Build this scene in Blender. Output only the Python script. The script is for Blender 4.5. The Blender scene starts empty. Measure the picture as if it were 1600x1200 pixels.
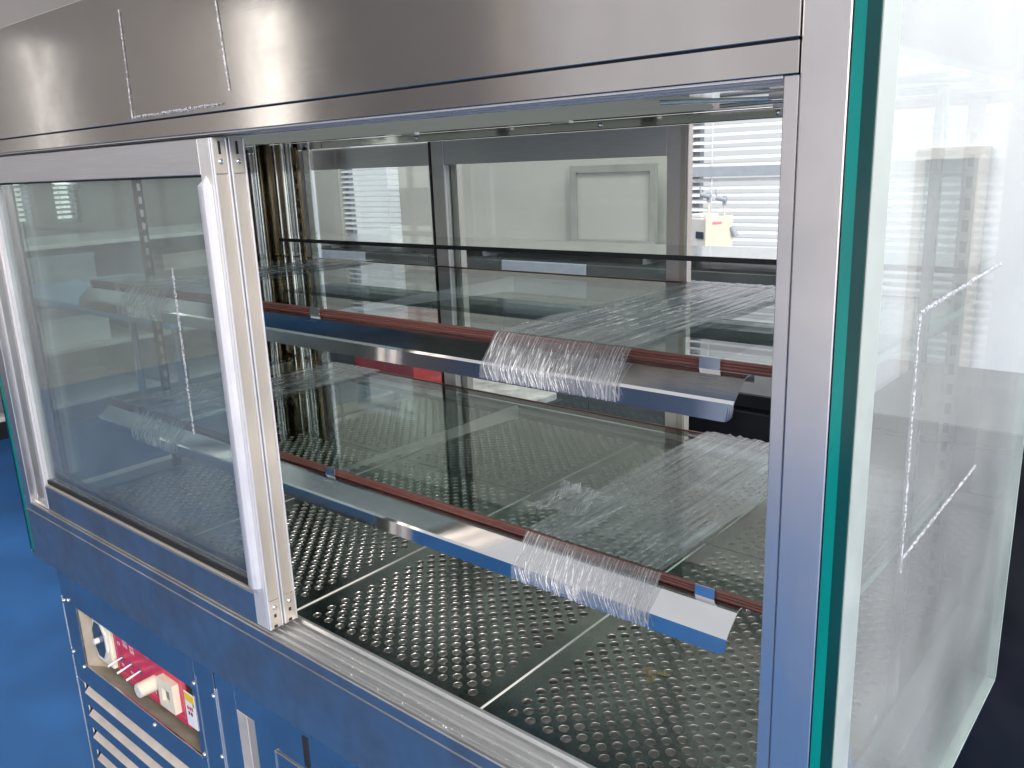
import bpy, bmesh, math, random
from mathutils import Vector, Matrix, noise

random.seed(7)
S = bpy.context.scene
COL = S.collection

# ---------------------------------------------------------------- camera
cam_d = bpy.data.cameras.new("camera")
cam_d.sensor_width = 36.0
cam_d.lens = 29.72
cam_d.clip_start = 0.01
cam_d.clip_end = 200.0
cam = bpy.data.objects.new("camera", cam_d)
COL.objects.link(cam)
cam.matrix_world = Matrix((
    (0.761369, -0.135016, 0.634105, 0.195),
    (0.647221, 0.215201, -0.731296, -0.55),
    (-0.037723, 0.967191, 0.251233, 1.40),
    (0, 0, 0, 1)))
S.camera = cam

# ---------------------------------------------------------------- world, lamps, exposure
W = bpy.data.worlds.new("World")
S.world = W
W.use_nodes = True
bg = W.node_tree.nodes["Background"]
bg.inputs[0].default_value = (0.93, 0.95, 1.0, 1)
bg.inputs[1].default_value = 0.70
S.view_settings.view_transform = 'Standard'
S.view_settings.look = 'None'
S.view_settings.exposure = 0.2
S.view_settings.gamma = 1.0
S.cycles.use_denoising = True
S.cycles.max_bounces = 7
S.cycles.use_adaptive_sampling = True
S.cycles.adaptive_threshold = 0.03
S.cycles.glossy_bounces = 4
S.cycles.diffuse_bounces = 2
S.cycles.transparent_max_bounces = 24
S.cycles.transmission_bounces = 8
S.cycles.caustics_reflective = False
S.cycles.caustics_refractive = False
S.cycles.sample_clamp_indirect = 6.0


def area(name, loc, target, sx, sy, power, col=(1, 1, 1)):
    d = bpy.data.lights.new(name, 'AREA')
    d.shape = 'RECTANGLE'
    d.size = sx
    d.size_y = sy
    d.energy = power
    d.color = col
    o = bpy.data.objects.new(name, d)
    COL.objects.link(o)
    o.location = loc
    v = Vector(target) - Vector(loc)
    o.rotation_euler = v.to_track_quat('-Z', 'Y').to_euler()
    return o


# added fill lamps without fixtures: for the front wall, white wall and window ledge
area("fill_lamp", (3.0, -1.7, 2.9), (-0.6, -3.4, 1.5), 1.6, 1.0, 330, (1, 0.95, 0.92))
area("fill_lamp", (1.3, 1.6, 3.3), (1.0, 2.8, 0.9), 1.6, 0.6, 95, (0.97, 0.98, 1))
area("fill_lamp", (-2.6, 1.9, 3.3), (-2.6, 2.6, 0.8), 3.2, 0.6, 40, (1, 0.98, 0.94))


# ---------------------------------------------------------------- material helpers
def nt(name):
    m = bpy.data.materials.new(name)
    m.use_nodes = True
    t = m.node_tree
    t.nodes.clear()
    out = t.nodes.new("ShaderNodeOutputMaterial")
    return m, t, out


def N(t, typ, **kw):
    n = t.nodes.new(typ)
    for k, v in kw.items():
        setattr(n, k, v)
    return n


def noise_map(t, scale, detail=4, stretch=(1, 1, 1), rough=0.55, coord='Object'):
    tc = N(t, "ShaderNodeTexCoord")
    mp = N(t, "ShaderNodeMapping")
    mp.inputs['Scale'].default_value = stretch
    t.links.new(tc.outputs[coord], mp.inputs[0])
    nz = N(t, "ShaderNodeTexNoise")
    nz.inputs['Scale'].default_value = scale
    nz.inputs['Detail'].default_value = detail
    nz.inputs['Roughness'].default_value = rough
    t.links.new(mp.outputs[0], nz.inputs['Vector'])
    return nz


def rng(t, src, a, b, c=0.0, d=1.0):
    mr = N(t, "ShaderNodeMapRange")
    mr.inputs['From Min'].default_value = c
    mr.inputs['From Max'].default_value = d
    mr.inputs['To Min'].default_value = a
    mr.inputs['To Max'].default_value = b
    t.links.new(src, mr.inputs['Value'])
    return mr.outputs[0]


def ramp(t, src, stops):
    cr = N(t, "ShaderNodeValToRGB")
    el = cr.color_ramp.elements
    el[0].position, el[0].color = stops[0][0], (*stops[0][1], 1)
    el[1].position, el[1].color = stops[-1][0], (*stops[-1][1], 1)
    for p, c in stops[1:-1]:
        e = el.new(p)
        e.color = (*c, 1)
    t.links.new(src, cr.inputs[0])
    return cr.outputs[0]


def simple(name, col, rough=0.5, metal=0.0, var=0.08, scale=30, bump=0.0, spec=0.5, stretch=(1, 1, 1)):
    m, t, out = nt(name)
    b = N(t, "ShaderNodeBsdfPrincipled")
    b.inputs['Metallic'].default_value = metal
    b.inputs['Specular IOR Level'].default_value = spec
    nz = noise_map(t, scale, 2, stretch)
    lo = tuple(max(0, c * (1 - var)) for c in col)
    hi = tuple(min(1, c * (1 + var)) for c in col)
    t.links.new(ramp(t, nz.outputs[0], [(0.3, lo), (0.7, hi)]), b.inputs['Base Color'])
    t.links.new(rng(t, nz.outputs[0], rough * 0.8, min(1, rough * 1.25), 0.25, 0.75), b.inputs['Roughness'])
    if bump:
        bp = N(t, "ShaderNodeBump")
        bp.inputs['Strength'].default_value = bump
        bp.inputs['Distance'].default_value = 0.002
        t.links.new(nz.outputs[0], bp.inputs['Height'])
        t.links.new(bp.outputs[0], b.inputs['Normal'])
    t.links.new(b.outputs[0], out.inputs[0])
    return m


def steel(name, col, rough, stretch=(1, 40, 40), wav=0.0, wscale=3.0, dirt=0.12, grain=0.03):
    """stainless steel: fine grain along one axis, smudges, slight buckling of the sheet"""
    m, t, out = nt(name)
    b = N(t, "ShaderNodeBsdfPrincipled")
    b.inputs['Metallic'].default_value = 1.0
    g = noise_map(t, 45, 2, stretch, 0.5)
    sm = noise_map(t, 7, 3, (1, 1, 1), 0.65)
    lo = tuple(c * (1 - dirt) for c in col)
    t.links.new(ramp(t, sm.outputs[0], [(0.35, lo), (0.6, col)]), b.inputs['Base Color'])
    a = N(t, "ShaderNodeMath", operation='ADD')
    t.links.new(rng(t, g.outputs[0], rough * 0.9, rough * 1.08, 0.3, 0.7), a.inputs[0])
    t.links.new(rng(t, sm.outputs[0], 0.10 * rough + 0.02, -0.05 * rough, 0.4, 0.6), a.inputs[1])
    t.links.new(a.outputs[0], b.inputs['Roughness'])
    bp = N(t, "ShaderNodeBump")
    bp.inputs['Strength'].default_value = grain
    bp.inputs['Distance'].default_value = 0.0006
    t.links.new(g.outputs[0], bp.inputs['Height'])
    last = bp
    if wav:
        w = noise_map(t, wscale, 1, (1, 1, 1), 0.3)
        b2 = N(t, "ShaderNodeBump")
        b2.inputs['Strength'].default_value = wav
        b2.inputs['Distance'].default_value = 0.01
        t.links.new(w.outputs[0], b2.inputs['Height'])
        t.links.new(b2.outputs[0], bp.inputs['Normal'])
    t.links.new(last.outputs[0], b.inputs['Normal'])
    t.links.new(b.outputs[0], out.inputs[0])
    return m


def glass(name, tint=(0.93, 0.97, 0.95), r0=0.045, haze=0.0, wav=0.0):
    """flat pane: clear body with symmetric Schlick reflection and a painted haze of dust and room reflection"""
    m, t, out = nt(name)
    lw = N(t, "ShaderNodeLayerWeight")
    lw.inputs[0].default_value = 0.5
    pw = N(t, "ShaderNodeMath", operation='POWER')
    pw.inputs[1].default_value = 5.0
    t.links.new(lw.outputs['Facing'], pw.inputs[0])
    fr = rng(t, pw.outputs[0], r0, 0.96)
    tr = N(t, "ShaderNodeBsdfTransparent")
    tr.inputs[0].default_value = (*tint, 1)
    gl = N(t, "ShaderNodeBsdfGlossy")
    gl.inputs['Roughness'].default_value = 0.012
    if wav:
        w = noise_map(t, 2.5, 1)
        bp = N(t, "ShaderNodeBump")
        bp.inputs['Strength'].default_value = wav
        bp.inputs['Distance'].default_value = 0.004
        t.links.new(w.outputs[0], bp.inputs['Height'])
        t.links.new(bp.outputs[0], gl.inputs['Normal'])
    mx = N(t, "ShaderNodeMixShader")
    t.links.new(fr, mx.inputs[0])
    t.links.new(tr.outputs[0], mx.inputs[1])
    t.links.new(gl.outputs[0], mx.inputs[2])
    res = mx
    if haze:
        nz = noise_map(t, 6, 2, (1, 1, 1), 0.6)
        df = N(t, "ShaderNodeBsdfDiffuse")
        df.inputs[0].default_value = (0.8, 0.82, 0.8, 1)
        m2 = N(t, "ShaderNodeMixShader")
        t.links.new(rng(t, nz.outputs[0], haze * 0.45, haze, 0.25, 0.75), m2.inputs[0])
        t.links.new(mx.outputs[0], m2.inputs[1])
        t.links.new(df.outputs[0], m2.inputs[2])
        res = m2
    t.links.new(res.outputs[0], out.inputs[0])
    return m


def emit(name, col, st):
    m, t, out = nt(name)
    e = N(t, "ShaderNodeEmission")
    nz = noise_map(t, 1.2, 3)
    lo = tuple(c * 0.85 for c in col)
    t.links.new(ramp(t, nz.outputs[0], [(0.35, lo), (0.65, col)]), e.inputs[0])
    e.inputs[1].default_value = st
    t.links.new(e.outputs[0], out.inputs[0])
    return m


def film_mat(name, body, lo, hi, su, sv, white=(0.85, 0.88, 0.9)):
    """stretch film: clear sheet with drawn white stretch marks along its length"""
    m, t, out = nt(name)
    tc = N(t, "ShaderNodeTexCoord")
    mp = N(t, "ShaderNodeMapping")
    mp.inputs['Scale'].default_value = (su, sv, 1)
    t.links.new(tc.outputs['UV'], mp.inputs[0])
    nz = N(t, "ShaderNodeTexNoise")
    nz.inputs['Scale'].default_value = 1.0
    nz.inputs['Detail'].default_value = 2
    nz.inputs['Roughness'].default_value = 0.6
    nz.inputs['Distortion'].default_value = 0.15
    t.links.new(mp.outputs[0], nz.inputs['Vector'])
    big = N(t, "ShaderNodeTexNoise")
    big.inputs['Scale'].default_value = 14
    big.inputs['Detail'].default_value = 2
    t.links.new(tc.outputs['UV'], big.inputs['Vector'])
    st = rng(t, nz.outputs[0], 0, 1, lo, hi)
    bm_ = rng(t, big.outputs[0], 0.12, 1.0, 0.38, 0.66)
    mul = N(t, "ShaderNodeMath", operation='MULTIPLY')
    t.links.new(st, mul.inputs[0])
    t.links.new(bm_, mul.inputs[1])
    add = N(t, "ShaderNodeMath", operation='ADD', use_clamp=True)
    t.links.new(mul.outputs[0], add.inputs[0])
    add.inputs[1].default_value = body
    tr = N(t, "ShaderNodeBsdfTransparent")
    tr.inputs[0].default_value = (0.95, 0.96, 0.97, 1)
    gl = N(t, "ShaderNodeBsdfGlossy")
    gl.inputs['Roughness'].default_value = 0.14
    lw = N(t, "ShaderNodeLayerWeight")
    pw = N(t, "ShaderNodeMath", operation='POWER')
    pw.inputs[1].default_value = 4.0
    t.links.new(lw.outputs['Facing'], pw.inputs[0])
    fr = rng(t, pw.outputs[0], 0.07, 0.9)
    bp = N(t, "ShaderNodeBump")
    bp.inputs['Strength'].default_value = 0.7
    bp.inputs['Distance'].default_value = 0.002
    t.links.new(nz.outputs[0], bp.inputs['Height'])
    t.links.new(bp.outputs[0], gl.inputs['Normal'])
    m1 = N(t, "ShaderNodeMixShader")
    t.links.new(fr, m1.inputs[0])
    t.links.new(tr.outputs[0], m1.inputs[1])
    t.links.new(gl.outputs[0], m1.inputs[2])
    df = N(t, "ShaderNodeBsdfDiffuse")
    df.inputs[0].default_value = (*white, 1)
    tl = N(t, "ShaderNodeBsdfTranslucent")
    tl.inputs[0].default_value = (*white, 1)
    ad = N(t, "ShaderNodeMixShader")
    ad.inputs[0].default_value = 0.5
    t.links.new(df.outputs[0], ad.inputs[1])
    t.links.new(tl.outputs[0], ad.inputs[2])
    m2 = N(t, "ShaderNodeMixShader")
    t.links.new(add.outputs[0], m2.inputs[0])
    t.links.new(m1.outputs[0], m2.inputs[1])
    t.links.new(ad.outputs[0], m2.inputs[2])
    t.links.new(m2.outputs[0], out.inputs[0])
    return m


M = {}
M['header'] = steel("brushed_steel_header", (0.64, 0.615, 0.59), 0.11, (0.25, 30, 60), 0.035, 2.2, 0.10, 0.02)
M['post'] = steel("brushed_steel_post", (0.70, 0.685, 0.68), 0.33, (60, 60, 0.25), 0.02, 2, 0.12, 0.02)
M['band'] = steel("brushed_steel_base", (0.60, 0.59, 0.59), 0.34, (0.25, 30, 60), 0.02, 2, 0.30, 0.02)
M['polish'] = steel("polished_steel", (0.66, 0.66, 0.65), 0.05, (1, 1, 1), 0.10, 5, 0.10, 0.02)
M['mirror'] = steel("mirror_steel", (0.60, 0.60, 0.57), 0.035, (1, 1, 1), 0.16, 4, 0.12, 0.0)
M['ceil'] = steel("ceiling_steel", (0.68, 0.68, 0.65), 0.07, (1, 30, 30), 0.06, 4, 0.15, 0.01)
M['plate'] = steel("perforated_steel", (0.31, 0.305, 0.295), 0.19, (1, 20, 20), 0.05, 4, 0.35)
M['rim'] = steel("hole_rim_steel", (0.75, 0.74, 0.70), 0.30, (1, 1, 1), 0, 4, 0.1)
M['rail'] = steel("price_rail_steel", (0.74, 0.73, 0.73), 0.07, (1, 30, 30), 0.02, 6, 0.10, 0.03)
M['alu'] = simple("anodised_aluminium", (0.68, 0.68, 0.68), 0.36, 0.85, 0.06, 40, 0.02, stretch=(0.4, 20, 20))
M['alu_v'] = simple("anodised_aluminium_upright", (0.72, 0.70, 0.68), 0.36, 0.5, 0.08, 60, 0.03, stretch=(40, 40, 1))
M['beige'] = simple("champagne_aluminium", (0.56, 0.51, 0.44), 0.45, 0.55, 0.06, 60, stretch=(40, 40, 1))
M['white'] = simple("white_handle", (0.62, 0.62, 0.64), 0.35, 0.35, 0.04, 30)
M['glass'] = glass("clear_glass", (0.95, 0.975, 0.965), 0.045)
M['door_glass'] = glass("door_glass", (0.93, 0.965, 0.955), 0.075, 0.06, 0.02)
M['side_glass'] = glass("side_glass", (0.94, 0.97, 0.96), 0.045)
M['side_glass_out'] = glass("side_glass_hazy", (0.94, 0.97, 0.96), 0.05, 0.18)  # milky haze painted in for the reflected white wall, with dust
M['shelf_glass'] = glass("shelf_glass", (0.86, 0.92, 0.895), 0.05)
M['teal'] = simple("green_glass_edge", (0.001, 0.175, 0.155), 0.12, 0.0, 0.25, 12, spec=0.35, stretch=(1, 1, 0.4))
M['teal2'] = simple("dark_green_glass_edge", (0.003, 0.040, 0.040), 0.10, 0.0, 0.4, 10, spec=0.35, stretch=(1, 1, 0.4))
M['pale_edge'] = simple("pale_glass_edge", (0.55, 0.68, 0.64), 0.2, 0, 0.1, 20)
M['spacer'] = simple("pane_spacer", (0.33, 0.37, 0.34), 0.4, 0.1, 0.05, 30)
M['brown'] = simple("brown_plastic", (0.115, 0.042, 0.034), 0.42, 0, 0.25, 40, 0.1, stretch=(1, 30, 30))
M['black'] = simple("black_rubber", (0.012, 0.012, 0.013), 0.55, 0, 0.3, 60)
M['dark'] = simple("dark_recess", (0.02, 0.02, 0.022), 0.7, 0, 0.3, 20)
M['galv'] = simple("galvanised_pan", (0.52, 0.51, 0.48), 0.5, 0.3, 0.3, 18)
M['beige_paint'] = simple("beige_painted_metal", (0.50, 0.44, 0.36), 0.5, 0.1, 0.12, 25)
M['louvre'] = simple("louvre_metal", (0.62, 0.56, 0.50), 0.45, 0.35, 0.1, 25)
M['blue_panel'] = steel("base_steel", (0.66, 0.66, 0.67), 0.20, (0.25, 30, 60), 0.02, 2, 0.16, 0.02)
M['red'] = simple("red_print", (0.64, 0.032, 0.085), 0.35, 0, 0.10, 30)
M['pink'] = simple("pink_print", (0.75, 0.25, 0.30), 0.5, 0, 0.1, 30)
M['cream'] = simple("cream_plastic", (0.78, 0.73, 0.58), 0.4, 0, 0.05, 30)
M['offwhite'] = simple("offwhite_plastic", (0.72, 0.71, 0.68), 0.4, 0, 0.05, 30)
M['lcd'] = simple("display_window", (0.05, 0.075, 0.11), 0.15, 0, 0.2, 30)
M['chrome'] = steel("chrome", (0.8, 0.8, 0.8), 0.12, (1, 1, 1), 0, 4, 0.05)
M['paper'] = simple("white_sticker", (0.8, 0.8, 0.82), 0.5, 0, 0.04, 30)
M['yellow'] = simple("yellow_print", (0.75, 0.52, 0.03), 0.5, 0, 0.1, 30)
M['green'] = simple("green_print", (0.05, 0.4, 0.12), 0.4, 0, 0.1, 30)
def torn(name, col, lo, hi, sc):
    m, t, out = nt(name)
    nz = noise_map(t, sc, 2)
    d = N(t, "ShaderNodeBsdfDiffuse")
    d.inputs[0].default_value = (*col, 1)
    tr = N(t, "ShaderNodeBsdfTransparent")
    mx = N(t, "ShaderNodeMixShader")
    t.links.new(rng(t, nz.outputs[0], lo, hi, 0.35, 0.65), mx.inputs[0])
    t.links.new(tr.outputs[0], mx.inputs[1])
    t.links.new(d.outputs[0], mx.inputs[2])
    t.links.new(mx.outputs[0], out.inputs[0])
    return m
M['tape'] = torn("tape_residue", (0.56, 0.57, 0.60), 0.08, 0.85, 420)
M['film'] = film_mat("stretch_film_top", 0.16, 0.48, 0.80, 130, 2.0, (0.82, 0.88, 0.93))
M['film_front'] = film_mat("stretch_film_drape", 0.22, 0.50, 0.74, 420, 7)
M['stain2'] = torn("tan_smear", (0.36, 0.29, 0.15), 0.25, 0.75, 120)
M['crease'] = torn("film_crease", (0.92, 0.92, 0.94), 0.15, 0.85, 160)
M['crease_soft'] = torn("film_crease_soft", (0.88, 0.90, 0.92), 0.0, 0.6, 90)
M['floor'] = simple("blue_vinyl_floor", (0.013, 0.098, 0.28), 0.45, 0, 0.18, 3.0, 0.05)
M['wall'] = simple("painted_wall", (0.44, 0.435, 0.40), 0.8, 0, 0.06, 2.0)
M['wall_w'] = simple("white_wall", (0.86, 0.86, 0.87), 0.7, 0, 0.02, 2.0)
M['wall_d'] = simple("taupe_wall", (0.29, 0.27, 0.255), 0.8, 0, 0.10, 1.2)
M['wall_f'] = simple("cream_wall", (0.84, 0.79, 0.77), 0.75, 0, 0.03, 1.0)
M['day'] = emit("daylight_pane", (0.93, 0.97, 1.0), 0.82)
M['day2'] = emit("bright_daylight_pane", (1.0, 0.95, 0.90), 2.4)
M['lampcover'] = emit("lamp_diffuser", (0.88, 0.97, 0.92), 0.17)
M['slat'] = simple("blind_slat", (0.72, 0.74, 0.78), 0.45, 0, 0.04, 20)
M['frame'] = simple("window_frame_paint", (0.36, 0.40, 0.45), 0.5, 0, 0.06, 20)
M['boardframe'] = simple("grey_board_frame", (0.31, 0.305, 0.28), 0.5, 0, 0.1, 10)
M['ledge'] = simple("ledge_laminate", (0.36, 0.40, 0.44), 0.35, 0, 0.08, 8)
M['blackcab'] = simple("black_cabinet", (0.014, 0.014, 0.017), 0.35, 0, 0.3, 12)
M['cup'] = simple("dark_cupboard", (0.055, 0.065, 0.062), 0.35, 0, 0.2, 6)
M['bluetop'] = simple("light_blue_laminate", (0.22, 0.40, 0.62), 0.35, 0, 0.08, 5)
M['brownbox'] = simple("brown_card", (0.28, 0.17, 0.11), 0.7, 0, 0.1, 8)
M['block'] = simple("blue_grey_block", (0.10, 0.14, 0.21), 0.5, 0, 0.1, 4)
M['redbox'] = simple("red_plastic", (0.45, 0.02, 0.02), 0.4, 0, 0.12, 12)
M['brownpost'] = steel("brown_reflection_steel", (0.20, 0.155, 0.10), 0.16, (30, 30, 1), 0.2, 4, 0.5)  # brown paints the dark reflections in the polished posts
M['stain'] = simple("tan_residue", (0.33, 0.27, 0.13), 0.6, 0, 0.2, 60)

# ---------------------------------------------------------------- geometry helpers
LOC = {}


def attach(o, parent):
    if parent is not None:
        o.parent = parent
        o.matrix_parent_inverse = Matrix.Translation(-LOC[parent.name])
    LOC[o.name] = Vector((0, 0, 0)) if parent is None or o.type != 'EMPTY' else Vector(o.location)
    return o


def link(name, me, mat, parent=None):
    o = bpy.data.objects.new(name, me)
    COL.objects.link(o)
    if mat is not None and len(me.materials) == 0:
        for q in (mat if isinstance(mat, (list, tuple)) else [mat]):
            me.materials.append(q)
    return attach(o, parent)


def empty(name, loc, parent=None):
    o = bpy.data.objects.new(name, None)
    o.empty_display_size = 0.05
    COL.objects.link(o)
    o.location = loc
    if parent is not None:
        o.parent = parent
        o.matrix_parent_inverse = Matrix.Translation(-LOC[parent.name])
    LOC[o.name] = Vector(loc)
    return o


def tag(o, label=None, cat=None, group=None, kind=None):
    if label:
        o['label'] = label
    if cat:
        o['category'] = cat
    if group:
        o['group'] = group
    if kind:
        o['kind'] = kind
    return o


def bm_obj(name, bm, mat, parent=None, smooth=False):
    me = bpy.data.meshes.new(name)
    bmesh.ops.recalc_face_normals(bm, faces=bm.faces)
    bm.to_mesh(me)
    bm.free()
    if smooth:
        for p in me.polygons:
            p.use_smooth = True
    return link(name, me, mat, parent)


def add_box(bm, x0, x1, y0, y1, z0, z1, bev=0.0, seg=1):
    b = bmesh.new()
    bmesh.ops.create_cube(b, size=1.0)
    for v in b.verts:
        v.co = Vector((x0 + (v.co.x + .5) * (x1 - x0), y0 + (v.co.y + .5) * (y1 - y0), z0 + (v.co.z + .5) * (z1 - z0)))
    if bev:
        bmesh.ops.bevel(b, geom=list(b.edges), offset=bev, segments=seg, affect='EDGES', profile=0.5)
    bmesh.ops.recalc_face_normals(b, faces=b.faces)
    me = bpy.data.meshes.new("tmp")
    b.to_mesh(me)
    b.free()
    bm.from_mesh(me)
    bpy.data.meshes.remove(me)


def box(name, x0, x1, y0, y1, z0, z1, mat, parent=None, bev=0.0008, seg=1):
    bm = bmesh.new()
    add_box(bm, x0, x1, y0, y1, z0, z1, bev, seg)
    return bm_obj(name, bm, mat, parent)


def boxes(name, lst, mat, parent=None, bev=0.0):
    bm = bmesh.new()
    for b in lst:
        add_box(bm, *b, bev)
    return bm_obj(name, bm, mat, parent)


def prism(name, prof, a0, a1, mat, parent=None, axis='x', smooth=False):
    """closed profile extruded along an axis; prof is (y,z) for x, (x,z) for y, (x,y) for z"""
    bm = bmesh.new()
    P = {'x': lambda a, p: (a, p[0], p[1]), 'y': lambda a, p: (p[0], a, p[1]), 'z': lambda a, p: (p[0], p[1], a)}[axis]
    v0 = [bm.verts.new(P(a0, p)) for p in prof]
    v1 = [bm.verts.new(P(a1, p)) for p in prof]
    n = len(prof)
    for i in range(n):
        bm.faces.new((v0[i], v0[(i + 1) % n], v1[(i + 1) % n], v1[i]))
    bm.faces.new(v0[::-1])
    bm.faces.new(v1)
    return bm_obj(name, bm, mat, parent, smooth)


def cyl(name, p0, p1, r, mat, parent=None, seg=14, r2=None, smooth=True):
    p0, p1 = Vector(p0), Vector(p1)
    d = p1 - p0
    bm = bmesh.new()
    bmesh.ops.create_cone(bm, cap_ends=True, segments=seg, radius1=r, radius2=r if r2 is None else r2, depth=d.length)
    q = d.to_track_quat('Z', 'Y').to_matrix().to_4x4()
    bmesh.ops.transform(bm, matrix=Matrix.Translation((p0 + p1) / 2) @ q, verts=bm.verts)
    return bm_obj(name, bm, mat, parent, False)


def screw(name, p, nrm, r, mat, parent):
    """domed screw head"""
    bm = bmesh.new()
    rings = [(r, 0), (r, r * 0.25), (r * 0.75, r * 0.6), (r * 0.35, r * 0.78)]
    seg = 12
    q = Vector(nrm).to_track_quat('Z', 'Y')
    vs = []
    for rr, h in rings:
        vs.append([bm.verts.new(Vector(p) + q @ Vector((rr * math.cos(6.283 * k / seg), rr * math.sin(6.283 * k / seg), h))) for k in range(seg)])
    for a, b in zip(vs, vs[1:]):
        for k in range(seg):
            bm.faces.new((a[k], a[(k + 1) % seg], b[(k + 1) % seg], b[k]))
    bm.faces.new(vs[-1])
    return bm_obj(name, bm, mat, parent, True)


def thick_path(pts, th):
    """offset a polyline to a closed ribbon profile"""
    L, Rr = [], []
    n = len(pts)
    for i in range(n):
        a = Vector(pts[max(i - 1, 0)])
        b = Vector(pts[min(i + 1, n - 1)])
        d = (b - a).normalized()
        nn = Vector((-d.y, d.x)) * th * 0.5
        p = Vector(pts[i])
        L.append(tuple(p + nn))
        Rr.append(tuple(p - nn))
    return L + Rr[::-1]


# ---------------------------------------------------------------- setting
# the whole floor, one sheet
tag(box("floor", -14, 9, -10, 9, -0.05, 0.0, M['floor'], None, 0), kind="structure")


def wall_with_openings(name, axis, pos, th, a0, a1, z1, holes, mat):
    """wall slab; holes are (a0,a1,z0,z1)"""
    bm = bmesh.new()
    def put(u0, u1, w0, w1):
        if u1 - u0 < 1e-4 or w1 - w0 < 1e-4:
            return
        if axis == 'y':
            add_box(bm, u0, u1, pos, pos + th, w0, w1)
        else:
            add_box(bm, pos - th, pos, u0, u1, w0, w1)
    us = sorted({a0, a1, *[h[0] for h in holes], *[h[1] for h in holes]})
    ws = sorted({0, z1, *[h[2] for h in holes], *[h[3] for h in holes]})
    for u0, u1 in zip(us, us[1:]):
        for w0, w1 in zip(ws, ws[1:]):
            um, wm = (u0 + u1) / 2, (w0 + w1) / 2
            if not any(h[0] < um < h[1] and h[2] < wm < h[3] for h in holes):
                put(u0, u1, w0, w1)
    return tag(bm_obj(name, bm, mat, None), kind="structure")


WB = 3.05
back_holes = [(-4.36, -3.78, 0.95, 2.15), (-1.80, -0.30, 0.42, 2.15)]
wall_with_openings("wall_back", 'y', WB, 0.15, -6.2, 0.22, 3.2, back_holes, M['wall'])
tag(box("wall_back_white", 0.22, 5.0, WB - 0.02, WB + 0.15, 0, 3.2, M['wall_w'], None, 0), kind="structure")
left_holes = [(1.60, 1.79, 1.12, 2.1), (1.93, 2.10, 1.12, 2.1), (-2.10, -1.92, 1.35, 2.35)]
wall_with_openings("wall_left", 'x', -6.05, 0.15, -6.0, WB, 3.2, left_holes, M['wall_d'])
wall_with_openings("wall_front", 'y', -3.56, 0.16, -2.95, 6.0, 3.2, [(-2.93, -0.3, 1.42, 2.95), (-1.7, 1.2, 0.14, 1.30)], M['wall_f'])
wall_with_openings("wall_front_dark", 'y', -3.58, 0.16, -6.05, -2.95, 3.2, [(-5.98, -5.30, 1.2, 2.7), (-3.30, -3.10, 1.2, 3.0)], M['wall_d'])


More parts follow.
